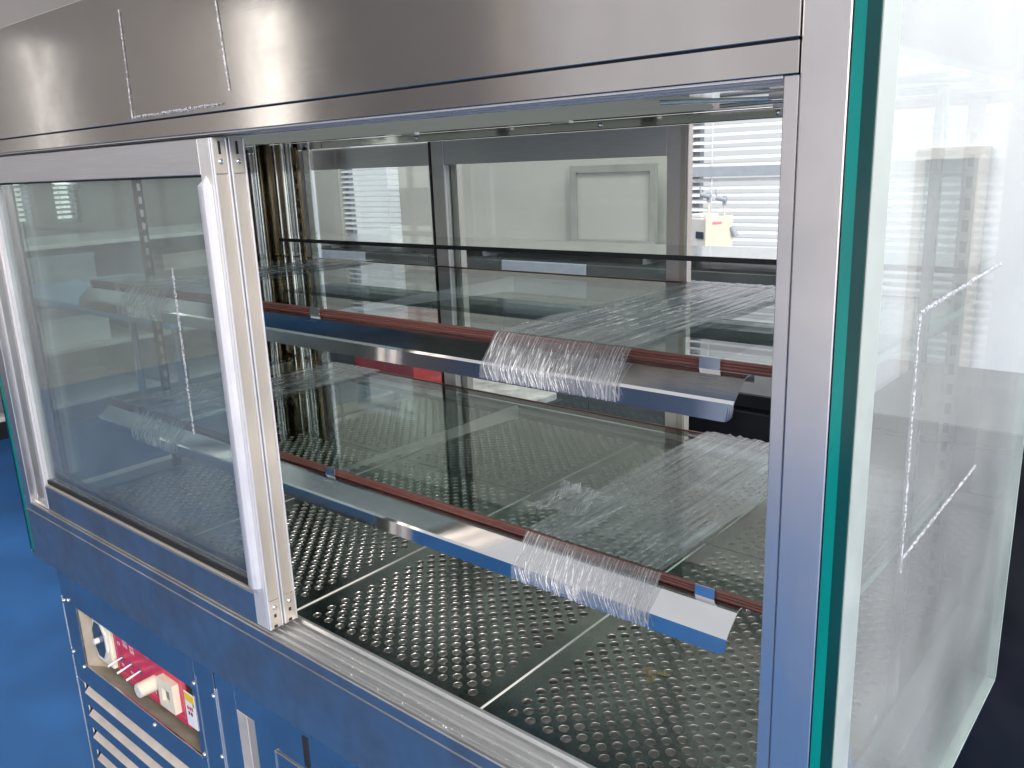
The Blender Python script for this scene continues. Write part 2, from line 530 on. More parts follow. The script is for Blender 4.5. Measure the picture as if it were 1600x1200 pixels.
def window(name, axis, pos, a0, a1, z0, z1, label, cat="window", pm='day', pitch=0.033, cross=None, grp=None, blind=True, blabel=None, flip=False, bars=0):
    """daylit pane with frame and a venetian blind hung in front of it"""
    sgn = 1
    t = empty(name, ((a0 + a1) / 2, pos, z0) if axis == 'y' else (pos, (a0 + a1) / 2, z0))
    tag(t, label, cat, grp)
    def B(nm, u0, u1, d0, d1, w0, w1, mat, par):
        if axis == 'y' and flip:
            return box(nm, u0, u1, pos - d1, pos - d0, w0, w1, mat, par, 0.001)
        if axis == 'y':
            return box(nm, u0, u1, pos + d0, pos + d1, w0, w1, mat, par, 0.001)
        return box(nm, pos - d1, pos - d0, u0, u1, w0, w1, mat, par, 0.001)
    B("pane", a0, a1, 0.10, 0.11, z0, z1, M[pm], t)
    fw = 0.03
    B("frame", a0, a0 + fw, 0.06, 0.098, z0, z1, M['frame'], t)
    B("frame", a1 - fw, a1, 0.06, 0.098, z0, z1, M['frame'], t)
    B("frame", a0 + fw, a1 - fw, 0.06, 0.098, z0, z0 + fw, M['frame'], t)
    B("frame", a0 + fw, a1 - fw, 0.06, 0.098, z1 - fw, z1, M['frame'], t)
    for k in range(bars):
        u = a0 + (a1 - a0) * (k + 1) / (bars + 1)
        B("glazing_bar", u - 0.012, u + 0.012, 0.062, 0.096, z0 + fw, z1 - fw, M['frame'], t)
    if not blind:
        return t
    b = empty("venetian_blind", ((a0 + a1) / 2, pos, z0) if axis == 'y' else (pos, (a0 + a1) / 2, z0))
    tag(b, blabel, "blind")
    w = a1 - a0 - 0.02
    me = bpy.data.meshes.new("slat")
    bm = bmesh.new()
    ang = math.radians(38)
    d = 0.0125
    sec = [(-d, -0.0012), (-d * .4, 0.0012), (d * .4, 0.0012), (d, -0.0012)]
    ca, sa = math.cos(ang), math.sin(ang)
    sec = [(u * ca + v * sa, -u * sa * -1 + v * ca) for u, v in sec]
    def pt(x, u, v):
        return (x, u, v) if axis == 'y' else (u, x, v)
    top = [[bm.verts.new(pt(x, u, v + 0.0004)) for u, v in sec] for x in (-w / 2, w / 2)]
    bot = [[bm.verts.new(pt(x, u, v - 0.0004)) for u, v in sec] for x in (-w / 2, w / 2)]
    for g in (top, bot):
        for i in range(3):
            bm.faces.new((g[0][i], g[0][i + 1], g[1][i + 1], g[1][i]))
    bmesh.ops.recalc_face_normals(bm, faces=bm.faces)
    bm.to_mesh(me)
    bm.free()
    me.materials.append(M['slat'])
    n = int((z1 - z0 - 0.08) / pitch)
    for k in range(n):
        z = z1 - 0.06 - k * pitch
        o = bpy.data.objects.new("slat", me)
        COL.objects.link(o)
        o.location = ((a0 + a1) / 2, pos + 0.02, z) if axis == 'y' else (pos - 0.02, (a0 + a1) / 2, z)
        o.rotation_euler = (0, random.uniform(-.004, .004), 0) if axis == 'y' else (random.uniform(-.004, .004), 0, 0)
        o.parent = b
        o.matrix_parent_inverse = Matrix.Translation(-LOC[b.name])
    B("head_rail", a0 + .005, a1 - .005, 0.0, 0.04, z1 - 0.04, z1 - 0.002, M['slat'], b)
    for f in (0.08, 0.5, 0.92) if w > 0.7 else (0.25, 0.8):
        u = a0 + f * (a1 - a0)
        B("cord", u - .0025, u + .0025, 0.004, 0.007, z0 + 0.03, z1 - 0.04, M['paper'], b)
    if cross:
        B("bottom_rail", a0 + .008, a1 - .008, -0.006, 0.0035, cross[0], cross[1], M['frame'], b)
    return t


window("window", 'y', WB, -1.80, -0.30, 0.42, 2.15, "wide daylit window behind the open right side of the case",
       cross=(1.312, 1.356), blabel="wide white venetian blind with grey rail behind the small dispenser")
window("window", 'y', WB, -4.36, -3.78, 0.95, 2.15, "narrow daylit window seen beyond the case's left back corner",
       blabel="narrow white venetian blind seen past the left corner columns")
window("window", 'x', -6.05, 1.60, 1.79, 1.12, 2.1, "far left tall window seen through the left glass door",
       pm='day2', blabel="far left bright blind seen through the top corner of left glass door")
window("window", 'x', -6.05, 1.93, 2.10, 1.12, 2.1, "second tall window seen through the left glass door",
       pm='day2', blabel="second bright blind seen through the left glass door")
window("window", 'x', -6.05, -2.10, -1.92, 1.35, 2.35, "slim window mirrored as pale stripe on the steel header", blind=False, pm='day2')
fc = empty("unseen_block", (-2.4, -3.2, 0))  # unseen block added to darken the upper rail's reflection
tag(fc, "added blue grey counter mirrored in the upper shelf's steel rail", "block")
box("block_body", -3.6, -1.76, -3.38, -3.0, 0.08, 1.10, M['block'], fc, 0.004)
box("block_top", -3.62, -1.74, -3.385, -2.98, 1.101, 1.13, M['ledge'], fc, 0.004)
box("plinth", -3.58, -1.78, -3.36, -3.03, 0.0, 0.079, M['blackcab'], fc, 0)
M['glow_warm'] = emit("warm_glow_pane", (1.0, 0.86, 0.74), 0.7)
M['glow_frost'] = emit("frosted_glow_pane", (0.96, 0.94, 0.97), 0.68)
M['glow_pink'] = emit("low_glow_pane", (1.0, 0.93, 0.90), 1.08)
window("window", 'y', -3.42, -3.30, -3.10, 1.2, 3.0, "added narrow warm glowing pane mirrored as beige stripe on the header", pm='glow_warm', blind=False, flip=True)  # unseen glowing pane added for the header's beige stripe
window("window", 'y', -3.40, -2.93, -0.3, 1.42, 2.95, "added tall glowing pane mirrored as the pale right half of the header", pm='glow_frost', blind=False, flip=True, bars=2)  # unseen glowing pane added to brighten the header's right half
window("window", 'y', -3.40, -1.70, 1.20, 0.14, 1.30, "added low wide glowing pane mirrored as pink glow on the right post", pm='glow_pink', blind=False, flip=True, bars=2)  # unseen glowing pane added for the right post's pink sheen
window("window", 'y', -3.42, -5.98, -5.30, 1.2, 2.7, "taller window mirrored as broad pale stripe on the steel header", blind=False, pm='day2', flip=True)

# window ledge with the things on it
lg = empty("window_ledge", (-2.1, 2.9, 0.97))
tag(lg, "grey window ledge under the blinds carrying the small dispenser", "ledge")
box("board", -4.4, -0.06, 2.775, WB - 0.001, 0.978, 1.0, M['ledge'], lg)
box("edge_strip", -4.4, -0.06, 2.765, 2.774, 0.980, 1.0, M['frame'], lg)
for x in (-4.2, -2.9, -1.9, -0.4):
    box("bracket", x, x + 0.02, 2.82, WB - 0.002, 0.80, 0.977, M['frame'], lg)

dm = empty("dispenser", (-1.59, 2.89, 1.0))
tag(dm, "small cream and grey dispenser with two taps on window ledge", "dispenser")
box("body", -1.69, -1.545, 2.82, 2.96, 1.001, 1.142, M['offwhite'], dm, 0.005, 2)
box("side_panel", -1.5445, -1.535, 2.815, 2.965, 1.001, 1.150, M['cream'], dm, 0.003, 2)
box("display", -1.605, -1.555, 2.815, 2.8195, 1.055, 1.085, M['lcd'], dm)
box("control_strip", -1.675, -1.66, 2.816, 2.8195, 1.01, 1.10, M['frame'], dm)
box("red_mark", -1.5348, -1.5335, 2.85, 2.90, 1.115, 1.126, M['pink'], dm, 0)
box("lid", -1.68, -1.60, 2.84, 2.94, 1.1425, 1.158, M['paper'], dm, 0.004)
for x, y, h in ((-1.575, 2.86, 1.232), (-1.555, 2.93, 1.215)):
    cyl("pipe", (x, y, 1.143), (x, y, h), 0.005, M['cream'], dm)
    cyl("tap", (x - 0.030, y - .02, h + 0.010), (x + 0.012, y, h), 0.011, M['frame'], dm, 10)
    cyl("tap_body", (x, y, h - 0.022), (x, y, h + 0.018), 0.009, M['frame'], dm, 10)
    cyl("tap_lever", (x - 0.028, y - .02, h + 0.012), (x - 0.036, y - .02, h + 0.045), 0.004, M['frame'], dm)
cyl("hose", (-1.534, 2.955, 1.10), (-1.515, 2.965, 1.06), 0.012, M['frame'], dm)
dm.rotation_euler.z = math.radians(-24)

fb = empty("framed_board", (-2.17, 2.98, 1.0))
tag(fb, "grey board in dark frame standing behind the back glass door", "board")
box("board", -2.39, -1.955, 2.985, 2.992, 1.02, 1.345, M['wall'], fb)
boxes("frame", [(-2.42, -2.385, 2.97, 2.995, 1.001, 1.38), (-1.955, -1.925, 2.97, 2.995, 1.001, 1.38),
                (-2.385, -1.955, 2.97, 2.995, 1.348, 1.38), (-2.385, -1.955, 2.97, 2.995, 1.001, 1.02)], M['boardframe'], fb)
# dark cupboard under the ledge
cu = empty("cupboard", (-2.8, 2.9, 0))
tag(cu, "long dark cupboard under the window ledge behind the glass doors", "cupboard")
box("carcass", -4.38, -1.10, 2.80, WB - 0.003, 0.05, 0.93, M['cup'], cu)
for k in range(6):
    d = box("door", -4.37 + k * 0.545, -3.83 + k * 0.545, 2.78, 2.799, 0.07, 0.74, M['cup'], cu, 0.003)
    box("handle_strip", -4.34 + k * 0.545, -3.86 + k * 0.545, 2.772, 2.7795, 0.70, 0.715, M['galv'], d, 0)
    box("drawer", -4.37 + k * 0.545, -3.83 + k * 0.545, 2.78, 2.799, 0.755, 0.92, M['cup'] if k % 3 else M['frame'], cu, 0.003)

# pale cabinet along the left wall, black plinth
lc = empty("storage_rack", (-5.3, 1.6, 0))
tag(lc, "pale open rack with black plinth left beyond the case", "rack")
box("back_board", -5.95, -5.90, 0.2, 2.9, 0.10, 1.05, M['wall'], lc, 0.004)
box("plinth", -5.90, -5.0, 0.22, 2.88, 0.0, 0.099, M['blackcab'], lc)
for z in (0.10, 0.42, 0.74, 1.03):
    box("board", -5.899, -5.0, 0.2, 2.9, z, z + 0.025, M['offwhite'], lc, 0.002)
for y in (0.2, 1.08, 1.98, 2.876):
    box("upright", -5.899, -5.002, y - 0.0, y + 0.022, 0.126, 1.029, M['frame'], lc, 0)
for i, (y, z, w, h, mt, lb) in enumerate(((0.5, 0.7655, 0.34, 0.16, 'paper', "white carton on the left rack's upper board"), (1.3, 0.7655, 0.42, 0.20, 'ledge', "grey carton on the left rack's upper board"),
                               (2.15, 0.7655, 0.36, 0.14, 'louvre', "tan carton on the left rack's upper board"), (0.9 - .5, 0.4455, 0.5, 0.2, 'brownbox', "brown carton on the left rack's middle board"),
                               (1.35, 0.4455, 0.4, 0.15, 'paper', "white carton on the left rack's middle board"), (2.2, 0.4455, 0.45, 0.22, 'bluetop', "blue carton on the left rack's middle board"))):
    c = empty("carton", (-5.3, y + w / 2, z))
    tag(c, lb, "carton", "cartons on the left rack")
    box("body", -5.6, -5.08, y, y + w, z, z + h, M[mt], c, 0.003)
    box("lid", -5.605, -5.075, y - 0.004, y + w + 0.004, z + h + 0.0005, z + h + 0.02, M[mt], c, 0.002)

# work table with a blue top left beyond the case
wt = empty("work_table", (-3.6, 1.2, 0))
tag(wt, "table with light blue top seen through the left glass door", "table")
box("table_top", -4.5, -2.75, 0.95, 1.65, 0.86, 0.895, M['bluetop'], wt, 0.004)
for x in (-4.45, -2.80):
    for y in (1.0, 1.6):
        cyl("leg", (x, y, 0.0), (x, y, 0.86), 0.02, M['chrome'], wt)

# low black cabinet behind the case
bc = empty("black_cabinet", (-0.25, 1.5, 0))
tag(bc, "low black cabinet standing behind the case's right end", "cabinet")
box("carcass", -0.80, 0.40, 1.22, 1.70, 0.06, 0.84, M['blackcab'], bc, 0.004)
box("top", -0.82, 0.42, 1.20, 1.71, 0.841, 0.875, M['blackcab'], bc, 0.003)
box("plinth", -0.78, 0.38, 1.25, 1.68, 0.0, 0.059, M['blackcab'], bc)
for k in range(2):
    d = box("door", -0.79 + k * 0.595, -0.21 + k * 0.595, 1.204, 1.2185, 0.08, 0.83, M['blackcab'], bc, 0.002)
    cyl("handle", (-0.26 + k * 0.13, 1.19, 0.55), (-0.26 + k * 0.13, 1.19, 0.68), 0.005, M['chrome'], d)

# red crate and dark cloth-like box behind the case on a trolley
tr = empty("trolley", (-2.0, 1.4, 0))
tag(tr, "low steel trolley carrying a red crate behind the case", "trolley")
box("deck", -2.45, -1.55, 1.2, 1.7, 0.60, 0.625, M['galv'], tr, 0.003)
for x in (-2.43, -1.59):
    for y in (1.22, 1.66):
        cyl("leg", (x, y, 0.06), (x, y, 0.60), 0.014, M['chrome'], tr)
        cyl("caster", (x - .012, y, 0.031), (x + .012, y, 0.031), 0.03, M['black'], tr, 16)
rc = empty("red_crate", (-2.05, 1.42, 0.625))
tag(rc, "red plastic crate glimpsed under the upper shelf's steel rail", "crate")
boxes("body", [(-2.14, -1.84, 1.30, 1.31, .627, .89), (-2.14, -1.84, 1.54, 1.55, .627, .89), (-2.14, -2.13, 1.31, 1.54, .627, .89),
               (-1.85, -1.84, 1.31, 1.54, .627, .89), (-2.13, -1.85, 1.31, 1.54, .627, .64)], M['redbox'], rc)
boxes("rim", [(-2.15, -1.83, 1.285, 1.2995, .87, .895), (-2.15, -1.83, 1.5505, 1.565, .87, .895)], M['redbox'], rc)

# framed door on the white wall: only mirrored in the side glass
wd = empty("wall_door", (0.7, WB, 0))
tag(wd, "beige framed dark door panel mirrored in the right side glass", "door")
box("leaf", 0.61, 0.79, WB - 0.05, WB - 0.021, 0.2, 1.36, M['cup'], wd)
boxes("frame", [(0.575, 0.609, WB - 0.06, WB - 0.021, 0.165, 1.40), (0.791, 0.825, WB - 0.06, WB - 0.021, 0.165, 1.40),
                (0.609, 0.791, WB - 0.06, WB - 0.021, 1.361, 1.40), (0.609, 0.791, WB - 0.06, WB - 0.021, 0.165, 0.199)], M['beige_paint'], wd)

# ---------------------------------------------------------------- the display case
XL, XR = -1.57, 0.0
D = 0.66
ZF = 0.78
case = empty("display_case", (-0.785, 0.33, 0))
tag(case, "stainless steel refrigerated display case with glass doors and sides", "display case")

# header: big panel, shadow groove, trim below
box("header_panel", XL + 0.004, -0.0320, -0.002, 0.03, 1.4705, 1.628, M['header'], case, 0.0006, 1)
box("header_trim", XL + 0.004, -0.0322, -0.001, 0.03, 1.4490, 1.4690, M['header'], case, 0.0004)
box("header_core", XL + 0.03, -0.034, 0.031, 0.06, 1.455, 1.626, M['dark'], case, 0)
box("header_groove", XL + 0.006, -0.034, 0.0015, 0.029, 1.46905, 1.47045, M['dark'], case, 0)
box("top_sheet", XL + 0.002, XR - 0.002, 0.05, D, 1.6285, 1.632, M['ceil'], case, 0.001)
# posts
def post(x0, x1):
    p = box("corner_post", x0, x1, 0.0, 0.034, 0.779, 1.628, M['post'], case, 0.0012, 2)
    return p
post(-0.0315, -0.0005)
post(XL + 0.0005, XL + 0.032)
box("door_jamb", -0.0425, -0.0322, 0.0012, 0.032, 0.802, 1.4485, M['post'], case, 0.0006)
box("door_jamb", XL + 0.0325, XL + 0.040, 0.012, 0.032, 0.802, 1.4485, M['post'], case, 0.0006)
box("jamb_recess", XL + 0.0405, XL + 0.075, 0.050, 0.056, 0.802, 1.4485, M['black'], case, 0)

# upper track
prism("upper_track", [(0.0015, 1.4486), (0.0015, 1.4470), (0.004, 1.4470), (0.004, 1.4480), (0.023, 1.4480), (0.023, 1.4468), (0.026, 1.4468), (0.026, 1.4480),
                      (0.047, 1.4480), (0.047, 1.4466), (0.060, 1.4466), (0.060, 1.4545), (0.031, 1.4545), (0.031, 1.4486)],
      XL + 0.033, -0.043, M['alu_v'], case)
# ceiling sheet of the chamber, with rivets and the lamp cover
box("ceiling_panel", XL + 0.035, -0.004, 0.0605, D - 0.03, 1.464, 1.470, M['ceil'], case, 0)
box("lamp_cover", -1.30, -0.33, 0.170, 0.460, 1.4570, 1.4635, M['lampcover'], case, 0.002)
for (x, y) in ((-0.27, 0.50), (-0.62, 0.50), (-0.20, 0.33), (-0.95, 0.50)):
    box("ceiling_clip", x, x + 0.035, y, y + 0.012, 1.455, 1.4635, M['chrome'], case, 0.001)
cyl("ceiling_wire", (-0.30, 0.28, 1.458), (-0.05, 0.50, 1.458), 0.0025, M['chrome'], case)
cyl("ceiling_wire", (-0.30, 0.42, 1.458), (-0.045, 0.40, 1.458), 0.0025, M['chrome'], case)

# lower sill band and track
prism("sill_band", [(0.0, 0.672), (0.0, 0.777), (0.0015, 0.7795), (0.03, 0.7795), (0.03, 0.672)], XL - 0.012, XR - 0.0005, M['band'], case)
prism("sill_lip", [(0.0005, 0.7800), (-0.0012, 0.7812), (-0.0012, 0.7955), (0.0003, 0.7970), (0.004, 0.7970), (0.004, 0.7800)], XL + 0.0325, -0.032, M['band'], case)
prism("door_track", [(0.0042, 0.7800), (0.0042, 0.7990), (0.0075, 0.7992), (0.0085, 0.7950), (0.0125, 0.7948), (0.0130, 0.8005), (0.0150, 0.8005), (0.0155, 0.7948),
                     (0.0245, 0.7950), (0.0260, 0.8000), (0.0275, 0.8000), (0.0290, 0.7948), (0.0365, 0.7946), (0.0375, 0.8005), (0.0395, 0.8005), (0.0400, 0.7946),
                     (0.0480, 0.7950), (0.0510, 0.7985), (0.0550, 0.7985), (0.0570, 0.7950), (0.0580, 0.7800)],
      XL + 0.0325, -0.0318, M['alu'], case)
box("floor_gasket", XL + 0.0325, -0.0318, 0.0582, 0.0625, 0.770, 0.7830, M['black'], case, 0)
# crumbs and metal dust caught in the track
bm = bmesh.new()
for k in range(150):
    x = random.uniform(-0.72, -0.1)
    y = random.choice((random.gauss(0.0105, 0.001), random.gauss(0.02, 0.002), random.gauss(0.0325, 0.002), random.gauss(0.006, .0006)))
    z = 0.7955 if y > 0.0085 else 0.7998
    s = random.uniform(0.0003, 0.0009)
    bmesh.ops.create_icosphere(bm, subdivisions=1, radius=s, matrix=Matrix.Translation((x, y, z)) @ Matrix.Scale(random.uniform(.6, 2.0), 4, (1, 0, 0)))
tag(bm_obj("track_crumbs", bm, M['paper'], case), kind="stuff")

# ---- floor: four perforated plates
PW = 0.372
xs = [-0.042 - PW * (k + 1) for k in range(4)]
pitch = 0.0128
y0p = 0.0640
nj = 40
NI = 13
XO = 0.003
pm = bmesh.new()
RH = 0.0062
SEG = 16
def plate_mesh():
    bm = bmesh.new()
    half = PW / 2 - 0.0016
    cx0 = XO - (NI + 0.5) * pitch
    cx1 = XO + (NI + 0.5) * pitch
    ya = 0.0910
    y_first = ya - pitch / 2
    y_last = ya + (nj + 0.5) * pitch
    yb = D - 0.036
    def quad(x0, x1, ya_, yb_, z=0.0):
        vs = [bm.verts.new(p) for p in ((x0, ya_, z), (x1, ya_, z), (x1, yb_, z), (x0, yb_, z))]
        bm.faces.new(vs)
    quad(-half, half, y0p, y_first)
    quad(-half, half, y_last, yb)
    quad(-half, cx0, y_first, y_last)
    quad(cx1, half, y_first, y_last)
    h = pitch / 2
    sq = []
    for k in range(SEG):
        a = 2 * math.pi * (k + 0.0) / SEG + math.pi / 4
        c, s_ = math.cos(a), math.sin(a)
        f = h / max(abs(c), abs(s_))
        sq.append((c * f, s_ * f, c, s_))
    for j in range(nj + 1):
        for i in range(-NI, NI + 1):
            cx, cy = XO + i * pitch, ya + j * pitch
            if (i + j) % 2 == 0 and abs(i) <= NI - 1 and not (abs(i) == NI):
                ro = [bm.verts.new((cx + q[0], cy + q[1], 0)) for q in sq]
                r1 = [bm.verts.new((cx + q[2] * RH * 1.022, cy + q[3] * RH * 1.022, 0.0)) for q in sq]
                r1b = [bm.verts.new((cx + q[2] * RH * 1.0, cy + q[3] * RH * 1.0, 0.0003)) for q in sq]
                r2 = [bm.verts.new((cx + q[2] * RH * 0.965, cy + q[3] * RH * 0.965, -0.0002)) for q in sq]
                r3 = [bm.verts.new((cx + q[2] * RH * 0.955, cy + q[3] * RH * 0.955, -0.0026)) for q in sq]
                for k in range(SEG):
                    k2 = (k + 1) % SEG
                    bm.faces.new((ro[k], ro[k2], r1[k2], r1[k])).material_index = 0
                    bm.faces.new((r1[k], r1[k2], r1b[k2], r1b[k])).material_index = 0
                    bm.faces.new((r1b[k], r1b[k2], r2[k2], r2[k])).material_index = 1
                    bm.faces.new((r2[k], r2[k2], r3[k2], r3[k])).material_index = 1
            else:
                quad(cx - h, cx + h, cy - h, cy + h)
    # turned down edges
    for sx in (-half, half):
        vs = [bm.verts.new(p) for p in ((sx, y0p, 0), (sx, yb, 0), (sx, yb, -0.01), (sx, y0p, -0.01))]
        bm.faces.new(vs)
    me = bpy.data.meshes.new("floor_plate")
    bm.to_mesh(me)
    bm.free()
    me.materials.append(M['plate'])
    me.materials.append(M['rim'])
    return me
pmesh = plate_mesh()
for k, x in enumerate(xs):
    o = link("floor_plate", pmesh, None, case)
    o.location = (x + PW / 2, 0, ZF - 0.0003 * (k % 2))
for k in range(4):
    x = -0.042 - PW * k
    if k:
        box("joint_glint", x - 0.0014, x + 0.0014, y0p, D - 0.036, ZF - 0.004, ZF + 0.0012, M['offwhite'], case, 0.0005)  # off-white strip painting the light caught on the plate edges
box("floor_pan", XL + 0.033, -0.002, y0p + 0.001, D - 0.03, ZF - 0.030, ZF - 0.024, M['galv'], case, 0)
# tan residue blot on the right-hand plate
bm = bmesh.new()
for (cx, cy, rx, ry) in ((-0.296, 0.255, 0.009, 0.009), (-0.281, 0.262, 0.010, 0.005), (-0.285, 0.243, 0.005, 0.008)):
    vs = [bm.verts.new((cx + rx * math.cos(a * .4488) * random.uniform(.75, 1.2), cy + ry * math.sin(a * .4488) * random.uniform(.7, 1.3), ZF + 0.0011)) for a in range(14)]
    bm.faces.new(vs)
bm_obj("residue", bm, M['stain2'], case)

# ---- back wall of the chamber
box("back_panel", XL + 0.034, -0.003, D - 0.034, D - 0.003, 0.70, 0.932, M['mirror'], case, 0.001)
box("back_sill", XL + 0.034, -0.003, D - 0.030, D + 0.012, 0.9325, 0.940, M['blackcab'], case, 0.001)
box("back_header", XL + 0.034, -0.003, D - 0.028, D - 0.002, 1.449, 1.4635, M['ceil'], case, 0.001)
for x in (-0.32, -0.62, -1.05, -1.4):
    screw("rivet", (x, D - 0.0285, 1.456), (0, -1, 0), 0.004, M['chrome'], case)
box("back_upper_panel", XL + 0.034, -0.003, D - 0.02, D, 1.4705, 1.628, M['ceil'], case, 0)
box("back_post", XL + 0.001, XL + 0.036, D - 0.034, D - 0.001, 0.70, 1.628, M['polish'], case, 0.001)
box("back_post", -0.032, -0.001, D - 0.034, D - 0.001, 0.958, 1.628, M['post'], case, 0.001)

def back_door(x0, x1, y):
    d = empty("back_door", ((x0 + x1) / 2, y, 0.966), case)
    box("stile", x0, x0 + 0.032, y, y + 0.018, 0.941, 1.4485, M['alu_v'], d)
    box("stile", x1 - 0.036, x1 - 0.012, y, y + 0.018, 0.941, 1.4485, M['alu_v'], d)
    box("stile", x1 - 0.0105, x1, y - 0.003, y + 0.018, 0.941, 1.4485, M['beige'], d)
    cyl("stile_edge", (x1 + 0.0012, y, 0.941), (x1 + 0.0012, y, 1.448), 0.0016, M['white'], d)
    cyl("stile_edge", (x1 - 0.0112, y - 0.001, 0.941), (x1 - 0.0112, y - 0.001, 1.448), 0.0012, M['white'], d)
    cyl("stile_edge", (x0 + 0.0335, y, 0.941), (x0 + 0.0335, y, 1.448), 0.0016, M['white'], d)
    box("top_rail", x0 + 0.0325, x1 - 0.0365, y + 0.001, y + 0.017, 1.404, 1.4485, M['alu'], d)
    box("bottom_rail", x0 + 0.0325, x1 - 0.0365, y + 0.001, y + 0.017, 0.941, 0.949, M['alu'], d)
    box("gasket", x0 - 0.006, x0 - 0.001, y - 0.002, y + 0.018, 0.941, 1.4485, M['black'], d)
    box("glass", x0 + 0.0325, x1 - 0.0365, y + 0.006, y + 0.010, 0.9495, 1.4035, M['door_glass'], d, 0)
    return d
back_door(-1.030, -0.470, D - 0.012)
back_door(XL + 0.075, -0.985, D + 0.010)

# narrow polished ledge along the back of the chamber
nl = empty("back_ledge", (-0.68, 0.57, 1.26), case)
box("ledge_sheet", -1.345, -0.034, 0.500, 0.6305, 1.2660, 1.2685, M['ceil'], nl, 0)
box("ledge_lip", -1.345, -0.034, 0.4960, 0.4995, 1.2620, 1.2690, M['black'], nl, 0.0005)

# ---- left back corner: polished column, column with painted brown reflections and slotted shelf standards
prism("corner_column", [(-1.534, 0.525), (-1.528, 0.520), (-1.522, 0.530), (-1.522, 0.575), (-1.534, 0.580)], 0.781, 1.4635, M['polish'], case, 'z')
box("brown_reflection_column", -1.534, -1.520, 0.586, 0.624, 0.781, 1.4635, M['brownpost'], case, 0.002)
prism("corner_column", [(-1.535, 0.632), (-1.500, 0.6255), (-1.46, 0.622), (-1.445, 0.6255), (-1.535, 0.6259)], 0.781, 1.4635, M['polish'], case, 'z')
box("corner_column", -1.402, -1.372, 0.616, 0.6255, 0.958, 1.4485, M['polish'], case, 0.002)


for (x, y, r) in ((-1.527, 0.5830, 0.0030), (-1.517, 0.6265, 0.0034), (-1.4445, 0.6190, 0.0030), (-1.3705, 0.6130, 0.0028), (-1.4755, 0.6180, 0.0060), (-1.521, 0.545, 0.006)):
    cyl("glint_rod", (x, y, 0.782), (x, y, 1.4630), r, M['chrome'], case, 18)  # added chrome rods standing in for bright streaks reflected in the columns


def standard(x, y, face, z0=0.785, z1=1.455):
    """slotted upright that carries the shelf brackets"""
    s = empty("shelf_standard", (x, y, z0), case)
    bm = bmesh.new()
    if face == 'y':
        add_box(bm, x - 0.009, x + 0.009, y, y + 0.008, z0, z1, 0.001)
    else:
        add_box(bm, x, x + 0.008, y - 0.009, y + 0.009, z0, z1, 0.001)
    bm_obj("channel", bm, M['brownpost'] if x < -1 else M['post'], s)
    bm = bmesh.new()
    z = z0 + 0.02
    while z < z1 - 0.03:
        if face == 'y':
            add_box(bm, x - 0.0035, x + 0.0035, y - 0.0006, y - 0.0001, z, z + 0.014)
        else:
            add_box(bm, x + 0.0081, x + 0.0086, y - 0.0035, y + 0.0035, z, z + 0.014)
        z += 0.026
    bm_obj("slots", bm, M['chrome'] if face == 'x' else M['black'], s)
standard(-1.425, 0.612, 'y')
standard(-0.066, 0.612, 'y')
standard(-0.0405, 0.35, 'x')
standard(-1.5335, 0.30, 'x')

# ---- side glazing: two bonded panes with a pale spacer at the rim
def side_glass(x, s, name):
    """x is the inner face, s the outward direction"""
    g = empty(name, (x, 0.33, 0.66), case)
    z0, z1 = 0.684, 1.636
    def bx(nm, a, b, y0, y1, w0, w1, mat, par=g):
        return box(nm, min(x + s * a, x + s * b), max(x + s * a, x + s * b), y0, y1, w0, w1, mat, par, 0)
    bx("inner_pane", 0.0008, 0.0068, 0.004, D - 0.004, z0, z1, M['side_glass'])
    bx("outer_pane", 0.0105, 0.0165, 0.004, D - 0.004, z0, z1, M['side_glass_out'])
    bx("polished_edge", 0.0008, 0.0082, -0.001, 0.0038, z0, z1, M['teal'])
    bx("polished_edge", 0.0083, 0.0165, -0.001, 0.0038, z0, z1, M['teal2'])
    bx("spacer", 0.0072, 0.0102, 0.0042, 0.034, z0, z1, M['spacer'])
    bx("rear_edge", 0.0008, 0.0165, D - 0.0038, D, z0, z1, M['pale_edge'])
    bx("lower_edge", 0.0008, 0.0165, 0.0, D - 0.004, z0 - 0.004, z0 - 0.0002, M['pale_edge'])
    bx("edge_trim", 0.0166, 0.0174, 0.0005, 0.0335, z0, z1, M['spacer'])
    bx("edge_bead", 0.0166, 0.0170, 0.0337, 0.0350, z0, z1, M['pale_edge'])
    return g
side_glass(0.0, 1, "side_glass")
side_glass(XL, -1, "side_glass")
# wet smears / screws on the inner right side
for (y, z) in ((0.105, 0.865), (0.16, 0.90)):
    screw("glass_bolt", (-0.0005, y, z), (1, 0, 0), 0.004, M['chrome'], case)

# side skirts of the sill level
box("side_skirt", -0.024, -0.0008, 0.0345, D, 0.672, 0.7785, M['band'], case, 0.001)
box("side_skirt", XL + 0.0008, XL + 0.024, 0.0345, D, 0.672, 0.7785, M['band'], case, 0.001)
box("side_ledge", -0.0305, -0.0009, 0.0355, D - 0.036, 0.7790, 0.800, M['alu'], case, 0.001)
box("side_ledge", XL + 0.0009, XL + 0.0305, 0.0355, D - 0.036, 0.7790, 0.800, M['alu'], case, 0.001)

